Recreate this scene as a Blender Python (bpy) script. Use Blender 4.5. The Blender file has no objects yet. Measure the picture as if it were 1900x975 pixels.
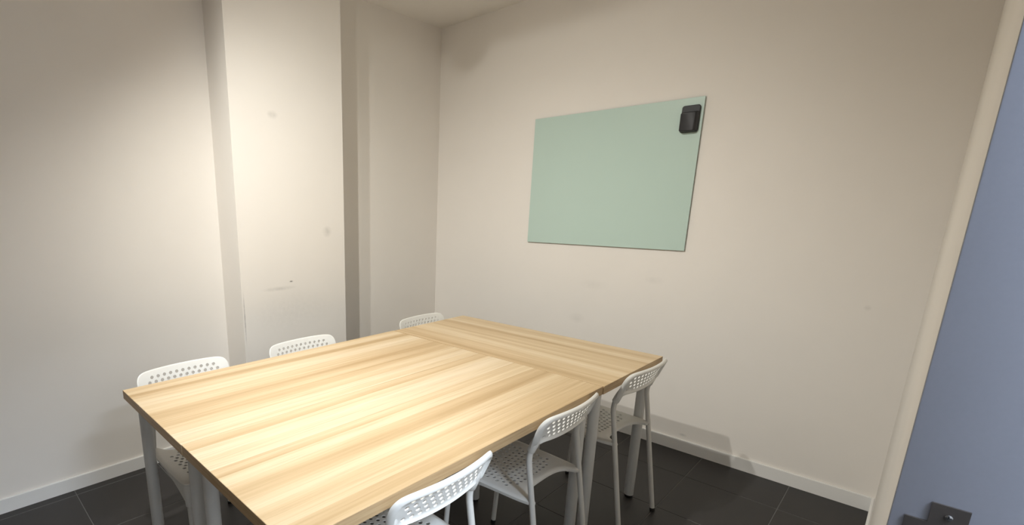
import bpy, bmesh, math, random
from mathutils import Vector, Matrix
from mathutils.geometry import delaunay_2d_cdt

random.seed(7)
S = bpy.context.scene
COL = S.collection

# ------------------------------------------------------------------ camera
# world: +x towards the wall with the glass board, +y towards the wall with the pillar
F_PX, CX, CY = 922.086, 719.33, 605.47
cam_d = bpy.data.cameras.new('camera')
cam_d.sensor_fit = 'HORIZONTAL'
cam_d.sensor_width = 36.0
cam_d.lens = 36.0 * F_PX / 1900.0
cam_d.shift_x = (950.0 - CX) / 1900.0
cam_d.shift_y = (CY - 487.5) / 1900.0
cam_d.clip_start = 0.01
cam = bpy.data.objects.new('camera', cam_d)
COL.objects.link(cam)
yaw, pitch, roll = math.pi / 4 + 0.0397, -0.2366, 0.0019
fwd = Vector((math.cos(yaw) * math.cos(pitch), math.sin(yaw) * math.cos(pitch), math.sin(pitch)))
rgt = Vector((math.sin(yaw), -math.cos(yaw), 0))
upv = rgt.cross(fwd)
r2 = rgt * math.cos(roll) + upv * math.sin(roll)
u2 = r2.cross(fwd)
m = Matrix((r2, u2, -fwd)).transposed().to_4x4()
m.translation = Vector((-0.4527, -0.7858, 1.4143))
cam.matrix_world = m
S.camera = cam

# ------------------------------------------------------------------ world, light, exposure
w = bpy.data.worlds.new('world')
S.world = w
w.use_nodes = True
w.node_tree.nodes['Background'].inputs[0].default_value = (0.75, 0.86, 1.0, 1)
w.node_tree.nodes['Background'].inputs[1].default_value = 0.05
S.view_settings.view_transform = 'Standard'
S.view_settings.look = 'None'
S.view_settings.exposure = 0.1
S.view_settings.gamma = 1.0
S.view_settings.use_curve_mapping = False

SPOTS = [  # bulb position, aim, watts, beam in degrees, colour
    ((0.00, 0.585, 2.79), (0.85, 0.74, 0.80), 124.0, 116, (1.0, 0.985, 0.92)),
    ((-0.43, 0.630, 2.79), (1.80, 0.98, 0.80), 108.0, 92, (1.0, 0.98, 0.91)),
    ((0.45, 0.935, 2.69), (1.80, 0.85, 0.73), 24.0, 148, (1.0, 0.985, 0.91)),
]
HALL_COL = (0.72, 0.84, 1.0)
HALL_W = 90.0

# ------------------------------------------------------------------ room numbers
X0 = 2.671            # board wall
XB = -1.75            # wall behind the left edge of the picture
YL, YP, YA = 1.975, 1.753, 2.003
XP1, XP2 = 0.793, 1.516
Y3, Y3B = -0.8133, -0.965
HC, HU = 2.718, 2.96  # lower ceiling over the board end, upper ceiling
XS = 0.31             # edge of the lower ceiling
DX0, DX1, DH = -0.50, 0.515, 2.10
YH = -2.45            # far wall of the hall
HB = 0.073


# ------------------------------------------------------------------ materials
def nmat(name):
    mt = bpy.data.materials.new(name)
    mt.use_nodes = True
    nt = mt.node_tree
    return mt, nt, nt.nodes['Principled BSDF']


def N(nt, kind, **kw):
    n = nt.nodes.new(kind)
    for k, v in kw.items():
        setattr(n, k, v)
    return n


def mathn(nt, op, a, b=None, clamp=False):
    n = N(nt, 'ShaderNodeMath', operation=op, use_clamp=clamp)
    for i, v in enumerate((a, b)):
        if v is None:
            continue
        if isinstance(v, (int, float)):
            n.inputs[i].default_value = v
        else:
            nt.links.new(v, n.inputs[i])
    return n.outputs[0]


def mixc(nt, fac, a, b, mode='MIX'):
    n = N(nt, 'ShaderNodeMix', data_type='RGBA', blend_type=mode)
    if isinstance(fac, (int, float)):
        n.inputs[0].default_value = fac
    else:
        nt.links.new(fac, n.inputs[0])
    for i, v in ((6, a), (7, b)):
        if isinstance(v, tuple):
            n.inputs[i].default_value = v + (1,) if len(v) == 3 else v
        else:
            nt.links.new(v, n.inputs[i])
    return n.outputs[2]


def noise(nt, vec, scale, detail=3, rough=0.55, mapscale=None):
    if mapscale is not None:
        mp = N(nt, 'ShaderNodeMapping')
        mp.inputs['Scale'].default_value = mapscale
        nt.links.new(vec, mp.inputs[0])
        vec = mp.outputs[0]
    n = N(nt, 'ShaderNodeTexNoise')
    n.inputs['Scale'].default_value = scale
    n.inputs['Detail'].default_value = detail
    n.inputs['Roughness'].default_value = rough
    nt.links.new(vec, n.inputs['Vector'])
    return n.outputs['Fac']


def rampn(nt, fac, stops):
    r = N(nt, 'ShaderNodeValToRGB')
    e = r.color_ramp.elements
    while len(e) < len(stops):
        e.new(0.5)
    for el, (pos, c) in zip(e, stops):
        el.position = pos
        el.color = c + (1,) if len(c) == 3 else c
    nt.links.new(fac, r.inputs[0])
    return r.outputs[0]


def bump(nt, bs, h, strength, dist=0.002):
    b = N(nt, 'ShaderNodeBump')
    b.inputs['Strength'].default_value = strength
    b.inputs['Distance'].default_value = dist
    nt.links.new(h, b.inputs['Height'])
    nt.links.new(b.outputs[0], bs.inputs['Normal'])


def wall_mat(name, col, marks=()):
    mt, nt, bs = nmat(name)
    geo = N(nt, 'ShaderNodeNewGeometry').outputs['Position']
    n1 = noise(nt, geo, 1.6, 4, 0.6)
    n2 = noise(nt, geo, 260, 2)
    c = mixc(nt, rampn(nt, n1, [(0.35, (0, 0, 0)), (0.75, (1, 1, 1))]), col, tuple(x * 0.965 for x in col))
    for (p, sx, sy, sz, amt) in marks:
        mp = N(nt, 'ShaderNodeMapping', vector_type='TEXTURE')
        mp.inputs['Location'].default_value = p
        mp.inputs['Scale'].default_value = (sx, sy, sz)
        nt.links.new(geo, mp.inputs[0])
        ln = N(nt, 'ShaderNodeVectorMath', operation='LENGTH')
        nt.links.new(mp.outputs[0], ln.inputs[0])
        nz = noise(nt, geo, 45, 3)
        f = mathn(nt, 'SUBTRACT', 1.25, ln.outputs['Value'], True)
        f = mathn(nt, 'MULTIPLY', f, mathn(nt, 'MULTIPLY', nz, amt * 2), True)
        c = mixc(nt, f, c, (0.20, 0.19, 0.18))
    nt.links.new(c, bs.inputs['Base Color'])
    bs.inputs['Roughness'].default_value = 0.75
    bump(nt, bs, n2, 0.12, 0.0008)
    return mt


WALL = (0.87, 0.828, 0.776)
M = {}
M['wall'] = wall_mat('wall_paint', WALL)
M['wall_pillar'] = wall_mat('wall_paint_scuffed', WALL, [
    ((1.04, YP, 1.895), .03, .05, .02, .2), ((1.383, YP, 1.262), .03, .05, .03, .22),
    ((1.113, YP, .980), .012, .05, .005, .8), ((1.03, YP, .945), .10, .05, .012, .18),
    ((1.10, YP, .80), .28, .05, .12, .07),
    ((.803, YP, .80), .004, .05, .14, .45)])
M['wall_board'] = wall_mat('wall_paint_marked', WALL, [
    ((X0, .65, .928), .05, .08, .03, .05), ((X0, .288, .992), .05, .05, .02, .06),
    ((X0, .737, .693), .05, .05, .03, .08), ((X0, -.637, .966), .05, .012, .012, .15),
    ((X0, .02, .10), .05, .02, .008, .25)])
M['ceiling'] = wall_mat('ceiling_paint', (0.93, 0.90, 0.855))
M['baseboard'] = wall_mat('baseboard_paint', (0.83, 0.82, 0.80))


def plain(name, col, rough=0.5, metal=0.0, nscale=None, nstr=0.1, ndist=0.0005, var=0.06):
    mt, nt, bs = nmat(name)
    co = N(nt, 'ShaderNodeTexCoord').outputs['Object']
    nz = noise(nt, co, nscale or 30, 3)
    c = mixc(nt, nz, col, tuple(x * (1 - var * 2) for x in col))
    nt.links.new(c, bs.inputs['Base Color'])
    bs.inputs['Roughness'].default_value = rough
    bs.inputs['Metallic'].default_value = metal
    if nscale:
        bump(nt, bs, noise(nt, co, nscale * 8, 2), nstr, ndist)
    return mt


M['plastic'] = plain('white_plastic', (0.80, 0.79, 0.75), 0.42, 0, 40, 0.08, 0.0004, 0.02)
M['powder'] = plain('white_powder_coat', (0.70, 0.69, 0.655), 0.4, 0, 60, 0.08, 0.0003, 0.02)
M['tablemetal'] = plain('white_leg_lacquer', (0.72, 0.715, 0.69), 0.38, 0, 60, 0.06, 0.0003, 0.02)
M['rubber'] = plain('black_rubber', (0.012, 0.012, 0.012), 0.6)
M['chipboard'] = plain('chipboard', (0.42, 0.30, 0.18), 0.8, 0, 90, 0.3)
M['holder'] = plain('black_plastic', (0.022, 0.022, 0.026), 0.5, 0, 120, 0.15, 0.0004)
M['frame'] = plain('blue_grey_frame_paint', (0.19, 0.198, 0.235), 0.5, 0, 160, 0.12, 0.0005, 0.03)
M['darkmetal'] = plain('dark_bronze_metal', (0.060, 0.052, 0.048), 0.55, 0.5, 120, 0.1)
M['screw'] = plain('steel_screw', (0.35, 0.36, 0.38), 0.25, 1.0)
M['grout'] = plain('grout', (0.16, 0.16, 0.155), 0.9, 0, 200, 0.3)
M['blackmetal'] = plain('black_metal', (0.03, 0.03, 0.03), 0.5, 0.3)


def tile_mat():
    mt, nt, bs = nmat('charcoal_tile')
    geo = N(nt, 'ShaderNodeNewGeometry').outputs['Position']
    oi = N(nt, 'ShaderNodeObjectInfo').outputs['Random']
    n1 = noise(nt, geo, 5, 5, 0.65)
    n2 = noise(nt, geo, 70, 3)
    c = rampn(nt, n1, [(0.3, (0.020, 0.0185, 0.0185)), (0.7, (0.034, 0.031, 0.031))])
    c = mixc(nt, mathn(nt, 'MULTIPLY', oi, 0.25), c, (0.016, 0.015, 0.016))
    nt.links.new(c, bs.inputs['Base Color'])
    rg = mathn(nt, 'ADD', mathn(nt, 'MULTIPLY', n1, 0.2), 0.40)
    nt.links.new(rg, bs.inputs['Roughness'])
    bump(nt, bs, n2, 0.15, 0.0008)
    return mt


M['tile'] = tile_mat()


def oak_mat():
    mt, nt, bs = nmat('white_stained_oak')
    co = N(nt, 'ShaderNodeTexCoord').outputs['Object']
    oi = N(nt, 'ShaderNodeObjectInfo').outputs['Random']
    ad = N(nt, 'ShaderNodeVectorMath', operation='ADD')
    cmb = N(nt, 'ShaderNodeCombineXYZ')
    nt.links.new(mathn(nt, 'MULTIPLY', oi, 31.0), cmb.inputs[0])
    nt.links.new(mathn(nt, 'MULTIPLY', oi, 57.0), cmb.inputs[1])
    nt.links.new(co, ad.inputs[0])
    nt.links.new(cmb.outputs[0], ad.inputs[1])
    v = ad.outputs[0]
    # strips: every lamella about 6 cm wide, each with its own tone
    sep = N(nt, 'ShaderNodeSeparateXYZ')
    nt.links.new(v, sep.inputs[0])
    wob = noise(nt, v, 1.0, 2, 0.5, (0.8, 2.5, 1))
    yy = mathn(nt, 'ADD', mathn(nt, 'MULTIPLY', sep.outputs[1], 21.0), mathn(nt, 'MULTIPLY', wob, 0.55))
    fl = mathn(nt, 'FLOOR', yy)
    wn = N(nt, 'ShaderNodeTexWhiteNoise', noise_dimensions='1D')
    nt.links.new(fl, wn.inputs['W'])
    strip = wn.outputs['Value']
    band = noise(nt, v, 1.0, 3, 0.55, (0.5, 20, 1))
    fine = noise(nt, v, 1.0, 4, 0.6, (3.5, 190, 40))
    med = noise(nt, v, 1.0, 4, 0.6, (1.4, 55, 10))
    t = mathn(nt, 'ADD', mathn(nt, 'MULTIPLY', strip, 0.30), mathn(nt, 'MULTIPLY', band, 0.70))
    t = mathn(nt, 'ADD', mathn(nt, 'MULTIPLY', t, 0.80), mathn(nt, 'MULTIPLY', med, 0.20))
    c = rampn(nt, t, [(0.28, (0.46, 0.31, 0.155)), (0.43, (0.60, 0.435, 0.25)),
                      (0.55, (0.685, 0.53, 0.335)), (0.70, (0.74, 0.60, 0.42))])
    pores = rampn(nt, fine, [(0.32, (1, 1, 1)), (0.50, (0, 0, 0))])
    c = mixc(nt, mathn(nt, 'MULTIPLY', pores, 0.30), c, (0.36, 0.22, 0.10))
    nt.links.new(c, bs.inputs['Base Color'])
    bs.inputs['Roughness'].default_value = 0.42
    bump(nt, bs, fine, 0.10, 0.0006)
    return mt


M['oak'] = oak_mat()


def edge_mat():
    mt, nt, bs = nmat('oak_edge_foil')
    co = N(nt, 'ShaderNodeTexCoord').outputs['Object']
    a = noise(nt, co, 1.0, 4, 0.6, (6, 6, 160))
    c = rampn(nt, a, [(0.3, (0.40, 0.265, 0.135)), (0.7, (0.53, 0.38, 0.215))])
    nt.links.new(c, bs.inputs['Base Color'])
    bs.inputs['Roughness'].default_value = 0.5
    return mt


M['edge'] = edge_mat()


def glass_mat():
    mt, nt, bs = nmat('back_painted_green_glass')
    geo = N(nt, 'ShaderNodeNewGeometry').outputs['Position']
    nz = noise(nt, geo, 2.2, 2)
    c = mixc(nt, nz, (0.52, 0.665, 0.605), (0.54, 0.68, 0.62))
    nt.links.new(c, bs.inputs['Base Color'])
    bs.inputs['Roughness'].default_value = 0.32
    bs.inputs['Specular IOR Level'].default_value = 0.35
    return mt


M['glass'] = glass_mat()
M['glassedge'] = plain('glass_edge', (0.10, 0.20, 0.16), 0.2)


def emit_mat(name, col, st):
    mt, nt, bs = nmat(name)
    bs.inputs['Base Color'].default_value = col + (1,)
    bs.inputs['Emission Color'].default_value = col + (1,)
    bs.inputs['Emission Strength'].default_value = st
    return mt


M['bulb'] = emit_mat('lit_bulb', (1.0, 0.95, 0.85), 6.0)
M['hallpanel'] = emit_mat('hall_daylight_glow', HALL_COL, 4.0)  # glow of the added hall panel


# ------------------------------------------------------------------ mesh helpers
def mesh_obj(name, bm, mats, parent=None, smooth=None):
    me = bpy.data.meshes.new(name)
    bm.normal_update()
    bm.to_mesh(me)
    bm.free()
    if not isinstance(mats, (list, tuple)):
        mats = [mats]
    for mm in mats:
        me.materials.append(mm)
    if smooth is not None:
        for p in me.polygons:
            p.use_smooth = True
        me.set_sharp_from_angle(angle=math.radians(smooth))
    o = bpy.data.objects.new(name, me)
    COL.objects.link(o)
    o.parent = parent
    return o


def box(bm, x0, x1, y0, y1, z0, z1, mi=0):
    v = [bm.verts.new((x, y, z)) for z in (z0, z1) for y in (y0, y1) for x in (x0, x1)]
    fs = [(0, 2, 3, 1), (4, 5, 7, 6), (0, 1, 5, 4), (2, 6, 7, 3), (0, 4, 6, 2), (1, 3, 7, 5)]
    out = []
    for f in fs:
        fc = bm.faces.new([v[i] for i in f])
        fc.material_index = mi
        out.append(fc)
    return out


def bevel_all(bm, off, seg=2):
    bmesh.ops.bevel(bm, geom=list(bm.edges), offset=off, segments=seg, profile=0.6, affect='EDGES')


def sweep(bm, pts, rad, n=14, cap=True, mi=0):
    """tube along pts; rad is a number or a list"""
    pts = [Vector(p) for p in pts]
    k = len(pts)
    rs = rad if isinstance(rad, (list, tuple)) else [rad] * k
    tg = []
    for i in range(k):
        a, b = pts[max(i - 1, 0)], pts[min(i + 1, k - 1)]
        tg.append((b - a).normalized())
    ref = Vector((1, 0, 0)) if abs(tg[0].x) < 0.9 else Vector((0, 1, 0))
    u = tg[0].cross(ref).normalized()
    rings = []
    for i in range(k):
        u = (u - tg[i] * u.dot(tg[i])).normalized()
        v = tg[i].cross(u)
        rings.append([bm.verts.new(pts[i] + (u * math.cos(2 * math.pi * j / n) + v * math.sin(2 * math.pi * j / n)) * rs[i])
                      for j in range(n)])
    for i in range(k - 1):
        for j in range(n):
            f = bm.faces.new((rings[i][j], rings[i][(j + 1) % n], rings[i + 1][(j + 1) % n], rings[i + 1][j]))
            f.material_index = mi
    if cap:
        bm.faces.new(list(reversed(rings[0]))).material_index = mi
        bm.faces.new(rings[-1]).material_index = mi


def smooth_path(pts, radius=0.03, seg=6):
    """round the inner corners of a polyline"""
    pts = [Vector(p) for p in pts]
    out = [pts[0]]
    for i in range(1, len(pts) - 1):
        p, a, b = pts[i], pts[i - 1], pts[i + 1]
        d1 = min(radius, (a - p).length * .45)
        d2 = min(radius, (b - p).length * .45)
        s, e = p + (a - p).normalized() * d1, p + (b - p).normalized() * d2
        for k in range(seg + 1):
            t = k / seg
            out.append(s * (1 - t) ** 2 + p * 2 * t * (1 - t) + e * t * t)
    out.append(pts[-1])
    return out


def catmull(ctrl, per=8):
    """closed Catmull-Rom through 2D points"""
    n = len(ctrl)
    out = []
    for i in range(n):
        p0, p1, p2, p3 = [Vector(ctrl[(i + j) % n]) for j in (-1, 0, 1, 2)]
        for k in range(per):
            t = k / per
            out.append(0.5 * ((2 * p1) + (p2 - p0) * t + (2 * p0 - 5 * p1 + 4 * p2 - p3) * t * t
                              + (3 * p1 - p0 - 3 * p2 + p3) * t ** 3))
    return out


def seg_dist(p, loop):
    best = 9.0
    n = len(loop)
    for i in range(n):
        a, b = loop[i], loop[(i + 1) % n]
        ab = b - a
        t = max(0.0, min(1.0, (p - a).dot(ab) / max(ab.length_squared, 1e-12)))
        d = (p - a - ab * t).length
        if d < best:
            best = d
    return best


def inside(p, loop):
    c = False
    n = len(loop)
    for i in range(n):
        a, b = loop[i], loop[i - 1]
        if (a.y > p.y) != (b.y > p.y) and p.x < (b.x - a.x) * (p.y - a.y) / (b.y - a.y) + a.x:
            c = not c
    return c


def perforated(bm, loop, holes, hr, fn, grid=0.016, nh=12, offs=(0.005, 0.011, 0.018)):
    """perforated sheet: 2D outline + round holes -> bent sheet of real thickness.
    fn(p, d) gives (position, unit normal, thickness) for a 2D point at distance d from the rim"""
    verts, edges = [], []

    def add_loop(l):
        b = len(verts)
        verts.extend(l)
        edges.extend([(b + i, b + (i + 1) % len(l)) for i in range(len(l))])
    add_loop(loop)
    for h in holes:
        add_loop([Vector((h[0] + hr * math.cos(2 * math.pi * k / nh), h[1] + hr * math.sin(2 * math.pi * k / nh)))
                  for k in range(nh)])
    hv = [Vector(h) for h in holes]

    def free(p, mind):
        return all((p - h).length > hr + mind for h in hv)
    n = len(loop)
    for o in offs:
        for i in range(0, n):
            tn = (loop[(i + 1) % n] - loop[i - 1]).normalized()
            p = loop[i] + Vector((-tn.y, tn.x)) * o
            if inside(p, loop) and seg_dist(p, loop) > o * 0.93 and free(p, 0.002):
                verts.append(p)
    xs = [p.x for p in loop]
    ys = [p.y for p in loop]
    x = min(xs)
    while x < max(xs):
        y = min(ys)
        while y < max(ys):
            p = Vector((x, y))
            if inside(p, loop) and free(p, 0.003) and seg_dist(p, loop) > max(offs) + 0.004:
                verts.append(p)
            y += grid
        x += grid
    vo, _, fo, *_ = delaunay_2d_cdt([Vector((p.x, p.y)) for p in verts], edges, [], 2, 1e-7)
    top, bot = [], []
    for p in vo:
        p = Vector((p.x, p.y))
        pos, nor, thick = fn(p, seg_dist(p, loop))
        top.append(bm.verts.new(pos))
        bot.append(bm.verts.new(pos - nor * thick))
    cnt = {}
    for f in fo:
        cc = sum((Vector((vo[i].x, vo[i].y)) for i in f), Vector((0, 0))) / len(f)
        if any((cc - h).length < hr * 0.97 for h in hv):
            continue
        bm.faces.new([top[i] for i in f])
        bm.faces.new([bot[i] for i in reversed(f)])
        for i in range(len(f)):
            e = (f[i], f[(i + 1) % len(f)])
            cnt[e] = 1
    for (a, b) in cnt:
        if (b, a) not in cnt:
            bm.faces.new((top[b], top[a], bot[a], bot[b]))
    return


def tag(o, label=None, cat=None, group=None, kind=None):
    if label:
        o['label'] = label
    if cat:
        o['category'] = cat
    if group:
        o['group'] = group
    if kind:
        o['kind'] = kind
    return o


def empty(name, loc=(0, 0, 0), rz=0.0):
    o = bpy.data.objects.new(name, None)
    o.empty_display_size = 0.1
    COL.objects.link(o)
    o.location = loc
    o.rotation_euler = (0, 0, rz)
    return o


def struct(name, boxes, mat, label):
    bm = bmesh.new()
    for b in boxes:
        box(bm, *b)
    return tag(mesh_obj(name, bm, mat), label, name.split('_')[0], None, 'structure')


# ------------------------------------------------------------------ the setting
WT = 0.14
struct('wall_left', [(XB, XP1, YL, YL + WT, 0, HU)], M['wall'], 'off-white painted wall left of the pillar')
struct('wall_pillar', [(XP1, XP2, YP, YL + WT, 0, HU)], M['wall_pillar'], 'off-white scuffed pillar standing out from the left wall')
struct('wall_alcove', [(XP2, X0, YA, YL + WT, 0, HU)], M['wall'], 'off-white wall set back between the pillar and the corner')
struct('wall_right', [(X0, X0 + WT, Y3B, YL + WT, 0, HU)], M['wall_board'], 'off-white wall that carries the glass board')
struct('wall_door', [(DX1, X0, Y3B, Y3, 0, HU), (XB, DX0, Y3B, Y3, 0, HU), (DX0, DX1, Y3B, Y3, DH, HU)],
       M['wall'], 'off-white wall with the door opening beside the blue-grey jamb')
struct('wall_rear', [(XB - WT, XB, YH - WT, YL + WT, 0, HU)], M['wall'], 'plain off-white wall at the near end of the room')
struct('ceiling', [(XB, X0 + WT, Y3B, YL + WT, HU, HU + .1)], M['ceiling'], 'white painted ceiling')
struct('trim_1', [(XS, X0, Y3, YP, HC, HU), (XP2, X0, YP, YA, HC, HU), (XS, XP1, YP, YL, HC, HU)], M['ceiling'],
       'lower white ceiling over the corner behind the table')
# hall outside the door
struct('wall_hall', [(XB, X0, YH - WT, YH, 0, 2.6)], M['wall'], 'plain off-white wall of the hall outside the door')
struct('wall_hall_end', [(X0, X0 + WT, YH - WT, Y3B, 0, 2.6)], M['wall'], 'plain off-white end wall of the hall outside')
struct('ceiling_hall', [(XB, X0 + WT, YH - WT, Y3B, 2.6, 2.7)], M['ceiling'], 'white ceiling of the hall outside the door')

# floor: slab of grout with charcoal tiles
bm = bmesh.new()
box(bm, XB, X0, YH, YA, -0.10, -0.0016)
floor = tag(mesh_obj('floor', bm, M['grout']), 'dark charcoal tiled floor with thin grey joints', 'floor', None, 'structure')
GXP, GYP, GX, GY = 0.4083, 0.402, -0.087, 1.509
shared = {}


def tile_mesh(sx, sy):
    key = (round(sx, 4), round(sy, 4))
    if key not in shared:
        b = bmesh.new()
        e = 0.0012
        lo = [b.verts.new((x, y, -0.006)) for x, y in ((0, 0), (sx, 0), (sx, sy), (0, sy))]
        mi = [b.verts.new((x, y, -e)) for x, y in ((0, 0), (sx, 0), (sx, sy), (0, sy))]
        hi = [b.verts.new((x, y, 0)) for x, y in ((e, e), (sx - e, e), (sx - e, sy - e), (e, sy - e))]
        b.faces.new(hi)
        for i in range(4):
            j = (i + 1) % 4
            b.faces.new((lo[i], lo[j], mi[j], mi[i]))
            b.faces.new((mi[i], mi[j], hi[j], hi[i]))
        me = bpy.data.meshes.new('tile')
        b.to_mesh(me)
        b.free()
        me.materials.append(M['tile'])
        shared[key] = me
    return shared[key]


J = 0.0016
for i in range(-6, 10):
    for j in range(-12, 4):
        x0, x1 = max(GX + i * GXP + J, XB + .001), min(GX + (i + 1) * GXP - J, X0 - .001)
        y0, y1 = max(GY + j * GYP + J, YH + .001), min(GY + (j + 1) * GYP - J, YL - .001)
        if x1 - x0 < .01 or y1 - y0 < .01:
            continue
        t = bpy.data.objects.new('tile', tile_mesh(x1 - x0, y1 - y0))
        t.location = (x0, y0, 0)
        COL.objects.link(t)
        t.parent = floor


def baseboard(name, segs, label):
    bm = bmesh.new()
    for (x0, x1, y0, y1) in segs:
        box(bm, x0, x1, y0, y1, 0.0005, HB)
    bmesh.ops.bevel(bm, geom=[e for e in bm.edges if all(v.co.z > HB - .001 for v in e.verts)], offset=0.003, segments=2, affect='EDGES')
    return tag(mesh_obj(name, bm, M['baseboard']), label, 'baseboard', None, 'structure')


BT = 0.012
baseboard('baseboard_left', [(XB, XP1 - BT, YL - BT, YL)], 'white baseboard along the left wall')
baseboard('baseboard_pillar', [(XP1 - BT, XP2 + BT, YP - BT, YP)], 'white baseboard along the front of the pillar')
baseboard('baseboard_alcove', [(XP2 + BT, X0 - BT, YA - BT, YA)], 'white baseboard between the pillar and the corner')
baseboard('baseboard_right', [(X0 - BT, X0, Y3 + BT, YA)], 'white baseboard along the wall below the glass board')
baseboard('baseboard_door', [(DX1 + .03, X0, Y3, Y3 + BT)], 'short white baseboard on the wall beside the door')

# door frame lining the opening, with the strike plate of the lock
door = tag(empty('door_1', (DX1, (Y3 + Y3B) / 2, 0)), 'blue-grey painted door frame lining the opening beside the camera', 'door', None, 'structure')


def dpart(name, boxes, mat, bev=0.0, parent=None):
    bm = bmesh.new()
    for b in boxes:
        box(bm, *b)
    if bev:
        bevel_all(bm, bev)
    o = mesh_obj(name, bm, mat, parent or door, 40 if bev else None)
    o.matrix_parent_inverse = Matrix.Translation(-Vector(door.location))
    return o


JT = 0.0
dpart('jamb', [(DX1 - .004, DX1 + .02, Y3B - .004, Y3 + .001, 0, DH)], M['frame'], 0.0015)
dpart('jamb', [(DX0 - .02, DX0 + .004, Y3B - .004, Y3 + .001, 0, DH)], M['frame'], 0.0015)
dpart('frame_head', [(DX0 - .02, DX1 + .02, Y3B - .004, Y3 + .001, DH - .004, DH + .02)], M['frame'], 0.0015)
# strike plate: tall plate and a lower lip towards the room
bm = bmesh.new()
prof = [(-.8835, .83), (-.8835, 1.021), (-.848, 1.021), (-.848, .991), (-.8265, .991), (-.8265, .86), (-.848, .86), (-.848, .83)]
xa, xb = DX1 - .0075, DX1 - .0042
va = [bm.verts.new((xa, y, z)) for y, z in prof]
vb = [bm.verts.new((xb, y, z)) for y, z in prof]
bm.faces.new(va)
bm.faces.new(list(reversed(vb)))
for i in range(len(prof)):
    j = (i + 1) % len(prof)
    bm.faces.new((va[j], va[i], vb[i], vb[j]))
bmesh.ops.recalc_face_normals(bm, faces=bm.faces)
sp = mesh_obj('strike_plate', bm, M['darkmetal'], door)
sp.matrix_parent_inverse = Matrix.Translation(-Vector(door.location))
sp['label'] = 'dark metal strike plate'
for sz in (1.0055, .845):
    bm = bmesh.new()
    sweep(bm, [(xa - .0001, -.8655, sz), (xa - .0010, -.8655, sz), (xa - .0016, -.8655, sz)], [.0042, .0040, .0026], 16)
    box(bm, xa - .0019, xa - .0015, -.8685, -.8625, sz - .0006, sz + .0006, 1)
    box(bm, xa - .0019, xa - .0015, -.8661, -.8649, sz - .003, sz + .003, 1)
    sc = mesh_obj('screw', bm, [M['screw'], M['rubber']], sp, 40)


# ------------------------------------------------------------------ tables
TROT = -0.0106
HT, TT = 0.734, 0.034


def tw(x, y):
    return (x * math.cos(TROT) - y * math.sin(TROT), x * math.sin(TROT) + y * math.cos(TROT))


def top_mesh(L, W):
    bm = bmesh.new()
    fs = box(bm, -L / 2, L / 2, -W / 2, W / 2, HT - TT, HT)
    for i, f in enumerate(fs):
        f.material_index = 0 if i == 1 else 1
    bmesh.ops.bevel(bm, geom=list(bm.edges), offset=0.0007, segments=2, affect='EDGES')
    return bm


def leg_parts(parent, x, y):
    bm = bmesh.new()
    sweep(bm, [(x, y, .012), (x, y, .014), (x, y, HT - TT - .004)], [.0205, .022, .022], 24)
    lg = mesh_obj('leg', bm, M['tablemetal'], parent, 40)
    bm = bmesh.new()
    sweep(bm, [(x, y, 0.0004), (x, y, .002), (x, y, .0118)], [.0175, .0185, .0185], 20)
    mesh_obj('foot', bm, M['rubber'], lg, 40)
    bm = bmesh.new()
    sweep(bm, [(x, y, HT - TT - .0042), (x, y, HT - TT - .0003)], [.040, .040], 24)
    mesh_obj('mounting_plate', bm, M['tablemetal'], lg, 40)


def table(L, W, cx_, cy_, rz, label):
    px, py = tw(cx_, cy_)
    t = tag(empty('table', (px, py, 0), TROT + rz), label, 'table', 'oak-effect tables pushed together')
    mesh_obj('tabletop', top_mesh(L, W), [M['oak'], M['edge']], t)
    for sx in (-1, 1):
        for sy in (-1, 1):
            leg_parts(t, sx * (L / 2 - .054), sy * (W / 2 - .054))
    return t


G = .00025
table(1.4 - 2 * G, .6 - 2 * G, .7, .9, 0, 'long oak-effect table on the pillar side of the pair, white round legs')
table(1.4 - 2 * G, .6 - 2 * G, .7012, .3, 0, 'long oak-effect table on the side nearest the doorway, white round legs')
table(1.2 - 2 * G, .6 - 2 * G, 1.704, .597, math.pi / 2, 'oak-effect table set crosswise at the end by the glass board wall')


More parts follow.
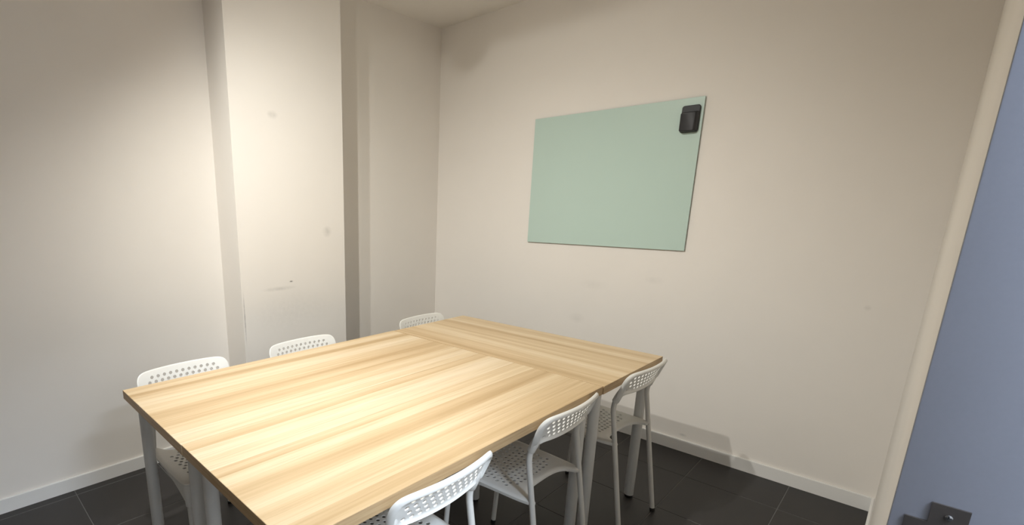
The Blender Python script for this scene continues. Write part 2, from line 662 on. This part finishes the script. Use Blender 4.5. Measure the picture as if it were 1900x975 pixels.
# ------------------------------------------------------------------ chairs
def make_chair_meshes():
    parts = {}
    K = .165                     # half distance of the rear legs
    tilt = math.radians(21)
    yb, zb, sag, HW = -.131, .61, .026, .195

    def rim(d):
        g = 1.0 if d < .010 else max(0.0, 1 - (d - .010) / .007)
        g = g * g * (3 - 2 * g)
        return g * (1 - .60 * max(0.0, 1 - d / .0085) ** 2)

    def back_fn(p, d):
        s, t = p.x, p.y
        q = min(1.0, abs(s) / HW)
        y = yb - t * math.sin(tilt) - sag * (1 - q * q)
        z = zb + t * math.cos(tilt)
        nor = Vector((-2 * sag * s / HW ** 2, -1, -math.tan(tilt))).normalized()
        k = rim(d) * min(1.0, max(0.0, (t - .03) / .03))
        fr = max(0.0, 1 - d / .004) ** 2 * .002      # eased front edge
        return Vector((s, y, z)) + nor * .0115 * k, nor, .0042 + .0115 * k - fr
    half = [(0.0, .036), (.06, .037), (.110, .039), (.140, .040), (.151, .030), (.156, .014), (.174, .014), (.182, .035),
            (.190, .065), (.1945, .095), (.193, .120), (.182, .138), (.163, .147), (.130, .150), (.065, .151)]
    ctrl = half + [(0.0, .151)] + [(-x, y) for x, y in reversed(half[1:])]
    loop = catmull([(x, y * 1.07) for x, y in ctrl], 6)
    holes = []
    for r in range(4):
        n = 11 if r % 2 == 0 else 12
        for k in range(n):
            holes.append(((k - (n - 1) / 2) * .0262, .1290 - r * .0203))
    bm = bmesh.new()
    perforated(bm, loop, holes, .0070, back_fn, .014, 12, (.0022, .006, .0105, .0145, .019))
    # sleeves that take the rear tubes
    for sx in (-1, 1):
        pts = []
        for t in (.010, .012, .040, .070, .085):
            q = K / HW
            pts.append((sx * K, yb - t * math.sin(tilt) - sag * (1 - q * q) + .006, zb + t * math.cos(tilt)))
        sweep(bm, pts, [.0128, .0138, .0140, .0110, .0045], 16)
    parts['backrest'] = (bm, 'plastic', 42)

    # seat
    SZ = .442

    def seat_fn(p, d):
        x, y = p.x, p.y
        fl = max(0.0, 1 - d / .016)
        z = SZ - .010 * (1 - min(1, (x / .19) ** 2)) * (1 - min(1, ((y - .02) / .2) ** 2)) - .006 * fl * fl
        z -= .010 * max(0, (y - .13) / .08) ** 2
        return Vector((x, y, z)), Vector((0, 0, 1)), .0045
    hs = [(0.0, -.092), (.06, -.094), (.105, -.103), (.132, -.122), (.145, -.150), (.155, -.158), (.172, -.156), (.181, -.120),
          (.186, -.07), (.190, 0.0), (.193, .08), (.193, .145), (.188, .185), (.172, .205), (.135, .211), (.07, .213)]
    ctrl = hs + [(0.0, .214)] + [(-x, y) for x, y in reversed(hs[1:])]
    loop = catmull(ctrl, 6)
    holes = []
    for r in range(11):
        n = 11 if r % 2 == 0 else 12
        for k in range(n):
            hx, hy = (k - (n - 1) / 2) * .0255, -.055 + r * .0205
            if abs(hx) > .155 or (abs(hx) > .12 and (r == 0 or r == 10)):
                continue
            holes.append((hx, hy))
    bm = bmesh.new()
    perforated(bm, loop, holes, .0073, seat_fn, .018, 10, (.005, .011, .017))
    # rolled skirt round the rim, drawn down into the front leg sleeves
    n = len(loop)
    ring = []
    for i, p in enumerate(loop):
        tn = (loop[(i + 1) % n] - loop[i - 1]).normalized()
        inn = Vector((-tn.y, tn.x))
        dist = min((p - Vector((.180, .198))).length, (p - Vector((-.180, .198))).length)
        drop = .011 + .085 * math.exp(-(dist / .062) ** 1.25)
        pos, _, _ = seat_fn(p, 0)
        q = p + inn * .0045
        lean = inn * (drop * .10)
        ring.append([bm.verts.new(c) for c in (pos + Vector((0, 0, -.0002)),
                                               (p.x + lean.x, p.y + lean.y, pos.z - drop),
                                               (q.x + lean.x, q.y + lean.y, pos.z - drop),
                                               (q.x, q.y, pos.z - .004))])
    for i in range(n):
        a, b = ring[i], ring[(i + 1) % n]
        for k in range(3):
            bm.faces.new((a[k], a[k + 1], b[k + 1], b[k]))
    for sx in (-1, 1):
        sweep(bm, [(sx * .1735, .193, .432), (sx * .1735, .194, .40), (sx * .1725, .197, .345), (sx * .1725, .197, .343)],
              [.012, .0165, .0145, .0128], 16)
        # stub that clips on the rear tube
        sweep(bm, [(sx * .160, -.135, .431), (sx * .165, -.150, .431), (sx * .1655, -.163, .432)], [.008, .0085, .0085], 10)
    bmesh.ops.recalc_face_normals(bm, faces=bm.faces)
    parts['seat'] = (bm, 'plastic', 42)

    legs = []
    q = K / HW
    for sx in (-1, 1):
        off = -sag * (1 - q * q) + .006
        e1 = (sx * K, yb + off - .055 * math.sin(tilt), zb + .055 * math.cos(tilt))
        kink = (sx * K, yb + off + .004, zb - .010)
        foot = (sx * .172, -.222, .010)
        bm = bmesh.new()
        sweep(bm, smooth_path([foot, kink, e1], .035, 8), .0102, 16)
        b2 = bmesh.new()
        d = (Vector(kink) - Vector(foot)).normalized()
        sweep(b2, [Vector(foot) - d * .0094, Vector(foot) - d * .008, Vector(foot) + d * .006], [.0095, .0112, .0112], 16)
        legs.append((bm, b2))
    for sx in (-1, 1):
        foot = (sx * .176, .222, .010)
        topp = (sx * .1735, .194, .42)
        bm = bmesh.new()
        sweep(bm, [foot, topp], .0102, 16)
        b2 = bmesh.new()
        d = (Vector(topp) - Vector(foot)).normalized()
        sweep(b2, [Vector(foot) - d * .0094, Vector(foot) - d * .008, Vector(foot) + d * .006], [.0095, .0112, .0112], 16)
        legs.append((bm, b2))
    rails = []
    for sx in (-1, 1):
        bm = bmesh.new()
        sweep(bm, [(sx * .160, -.150, .425), (sx * .162, .0, .415), (sx * .166, .19, .400)], .0045, 8)
        rails.append(bm)
    return parts, legs, rails


def make_chair():
    parts, legs, rails = make_chair_meshes()
    root = empty('chair')
    for nm in ('seat', 'backrest'):
        bm, mt, sm = parts[nm]
        mesh_obj(nm, bm, M[mt], root, sm)
    for bm, b2 in legs:
        lg = mesh_obj('leg', bm, M['powder'], root, 50)
        mesh_obj('foot', b2, M['rubber'], lg, 40)
    for bm in rails:
        mesh_obj('side_rail', bm, M['powder'], root, 50)
    return root


def copy_tree(o, parent=None):
    c = o.copy()
    COL.objects.link(c)
    c.parent = parent
    for ch in [k for k in bpy.data.objects if k.parent == o]:
        copy_tree(ch, c)
    return c


CHAIRS = [  # x, y of the chair's middle, turn in degrees (0 faces +y), label
    (0.440, 0.137, 0.0, 'white perforated chair nearest the camera, its back cut by the bottom of the picture'),
    (1.095, 0.140, 0.0, 'white perforated chair second from the doorway on the near side of the tables'),
    (1.742, 0.130, -2.0, 'white perforated chair tucked under the end of the crosswise table, shadow on the baseboard'),
    (0.282, 1.097, 181.5, 'white perforated chair by the left wall at the near corner of the tables'),
    (0.871, 1.095, 180.0, 'white perforated chair in front of the pillar, only its back showing'),
    (1.715, 1.070, 180.0, 'white perforated chair by the room corner behind the tables, only its back top showing'),
]
proto = make_chair()
bpy.context.view_layer.update()
for i, (x, y, a, lab) in enumerate(CHAIRS):
    o = proto if i == 0 else copy_tree(proto)
    o.location = (x, y, 0)
    o.rotation_euler = (0, 0, math.radians(a))
    tag(o, lab, 'chair', 'white chairs around the tables')

# ------------------------------------------------------------------ glass board and pen holder
BY0, BY1, BZ0, BZ1 = .146, 1.1405, 1.175, 1.977
board = tag(empty('glass_board', (X0, (BY0 + BY1) / 2, BZ0)),
            'pale green glass writing board mounted on the right-hand wall', 'board')
GX1 = X0 - .008
bm = bmesh.new()
fs = box(bm, GX1 - .006, GX1, BY0, BY1, BZ0, BZ1)
for i, f in enumerate(fs):
    f.material_index = 0 if i in (4, 5) else 1
bmesh.ops.bevel(bm, geom=list(bm.edges), offset=.0008, segments=1, affect='EDGES')
g = mesh_obj('glass_panel', bm, [M['glass'], M['glassedge']], board)
g.matrix_parent_inverse = Matrix.Translation(-Vector(board.location))
for yy in (BY0 + .12, BY1 - .12):
    for zz in (BZ0 + .1, BZ1 - .1):
        bm = bmesh.new()
        sweep(bm, [(GX1, yy, zz), (X0, yy, zz)], .02, 16)
        o = mesh_obj('wall_mount', bm, M['holder'], board, 40)
        o.matrix_parent_inverse = Matrix.Translation(-Vector(board.location))

hx = GX1 - .0062
holder = tag(empty('pen_holder', (hx, .214, 1.80)), 'small black plastic holder stuck on the top right corner of the glass board', 'holder')


def loft_x(profiles, mat, name, parent):
    """rounded rectangles (x, y0, y1, z0, z1, r) stacked along x"""
    bm = bmesh.new()
    rings = []
    for (x, y0, y1, z0, z1, r) in profiles:
        ring = []
        for (cy_, cz_, a0) in ((y1 - r, z1 - r, 0), (y0 + r, z1 - r, 90), (y0 + r, z0 + r, 180), (y1 - r, z0 + r, 270)):
            for k in range(6):
                a = math.radians(a0 + 90 * k / 5)
                ring.append(bm.verts.new((x, cy_ + r * math.cos(a), cz_ + r * math.sin(a))))
        rings.append(ring)
    n = len(rings[0])
    for i in range(len(rings) - 1):
        for j in range(n):
            bm.faces.new((rings[i][j], rings[i][(j + 1) % n], rings[i + 1][(j + 1) % n], rings[i + 1][j]))
    bm.faces.new(list(reversed(rings[0])))
    bm.faces.new(rings[-1])
    bmesh.ops.recalc_face_normals(bm, faces=bm.faces)
    o = mesh_obj(name, bm, mat, parent, 35)
    o.matrix_parent_inverse = Matrix.Translation(-Vector(parent.location))
    return o


loft_x([(hx, .160, .246, 1.802, 1.937, .012), (hx - .010, .159, .247, 1.802, 1.938, .012), (hx - .013, .162, .244, 1.805, 1.935, .010)],
       M['holder'], 'back_plate', holder)
loft_x([(hx - .0131, .162, .244, 1.804, 1.906, .008), (hx - .022, .164, .244, 1.804, 1.905, .010), (hx - .034, .169, .243, 1.806, 1.902, .010),
        (hx - .037, .173, .239, 1.810, 1.898, .008)], M['holder'], 'front_cup', holder)

# ------------------------------------------------------------------ ceiling spotlights (above the picture) and an added hall panel in place of daylight
for i, (bp, aim, watt, beam, lcol) in enumerate(SPOTS):
    b = Vector(bp)
    d = (Vector(aim) - b).normalized()
    low = i == 2
    root = tag(empty('ceiling_downlight' if low else 'ceiling_spotlight', (b.x, b.y, HC if low else HU)),
               ['black ceiling spotlight nearer the board wall, aimed at the tables',
                'black ceiling spotlight nearer the rear wall, aimed at the tables',
                'round black downlight on the lower ceiling straight above the tables'][i], 'spotlight', 'ceiling spotlights over the tables')
    inv = Matrix.Translation(-Vector(root.location))
    bm = bmesh.new()
    if low:
        sweep(bm, [(b.x, b.y, HC - .006), (b.x, b.y, HC - .0005)], .055, 24)
    else:
        sweep(bm, [(b.x - .1, b.y, HU - .012), (b.x - .1, b.y, HU - .0005)], .045, 20)
        sweep(bm, [(b.x - .1, b.y, HU - .012), b - d * .09], .008, 10)
    o = mesh_obj('mount', bm, M['blackmetal'], root, 40)
    o.matrix_parent_inverse = inv
    bm = bmesh.new()
    if low:
        sweep(bm, [b - d * .0215, b - d * .004], [.045, .042], 24)
    else:
        sweep(bm, [b - d * .10, b - d * .098, b - d * .004], [.030, .036, .036], 24)
    o = mesh_obj('lamp_head', bm, M['blackmetal'], root, 40)
    o.matrix_parent_inverse = inv
    bm = bmesh.new()
    sweep(bm, [b - d * .0038, b - d * .0015], .031, 24)
    o = mesh_obj('bulb', bm, M['bulb'], root, 40)
    o.matrix_parent_inverse = inv
    ld = bpy.data.lights.new('spot_light', 'SPOT')
    ld.energy = watt
    ld.color = lcol
    ld.spot_size = math.radians(beam)
    ld.spot_blend = 1.0
    ld.shadow_soft_size = .018
    lo = bpy.data.objects.new('spot_light', ld)
    COL.objects.link(lo)
    lo.parent = root
    lo.matrix_parent_inverse = inv
    lo.location = b + d * .02
    lo.rotation_euler = d.to_track_quat('-Z', 'Y').to_euler()

hall = tag(empty('hall_daylight_panel', (.15, -1.75, 2.6)), 'added square panel on the hall ceiling standing in for cool daylight', 'lamp')  # added unseen panel, stands in for cool daylight coming through the doorway
bm = bmesh.new()
box(bm, -.16, .46, -2.06, -1.44, 2.575, 2.5995)
o = mesh_obj('panel_housing', bm, M['tablemetal'], hall)
o.matrix_parent_inverse = Matrix.Translation(-Vector(hall.location))
bm = bmesh.new()
box(bm, -.14, .44, -2.04, -1.46, 2.572, 2.5748)
o = mesh_obj('glowing_face', bm, M['hallpanel'], hall)
o.matrix_parent_inverse = Matrix.Translation(-Vector(hall.location))
ld = bpy.data.lights.new('hall_daylight', 'AREA')
ld.energy = HALL_W
ld.color = HALL_COL
ld.shape = 'SQUARE'
ld.size = .56
lo = bpy.data.objects.new('hall_daylight', ld)
COL.objects.link(lo)
lo.parent = hall
lo.matrix_parent_inverse = Matrix.Translation(-Vector(hall.location))
lo.location = (.15, -1.75, 2.57)
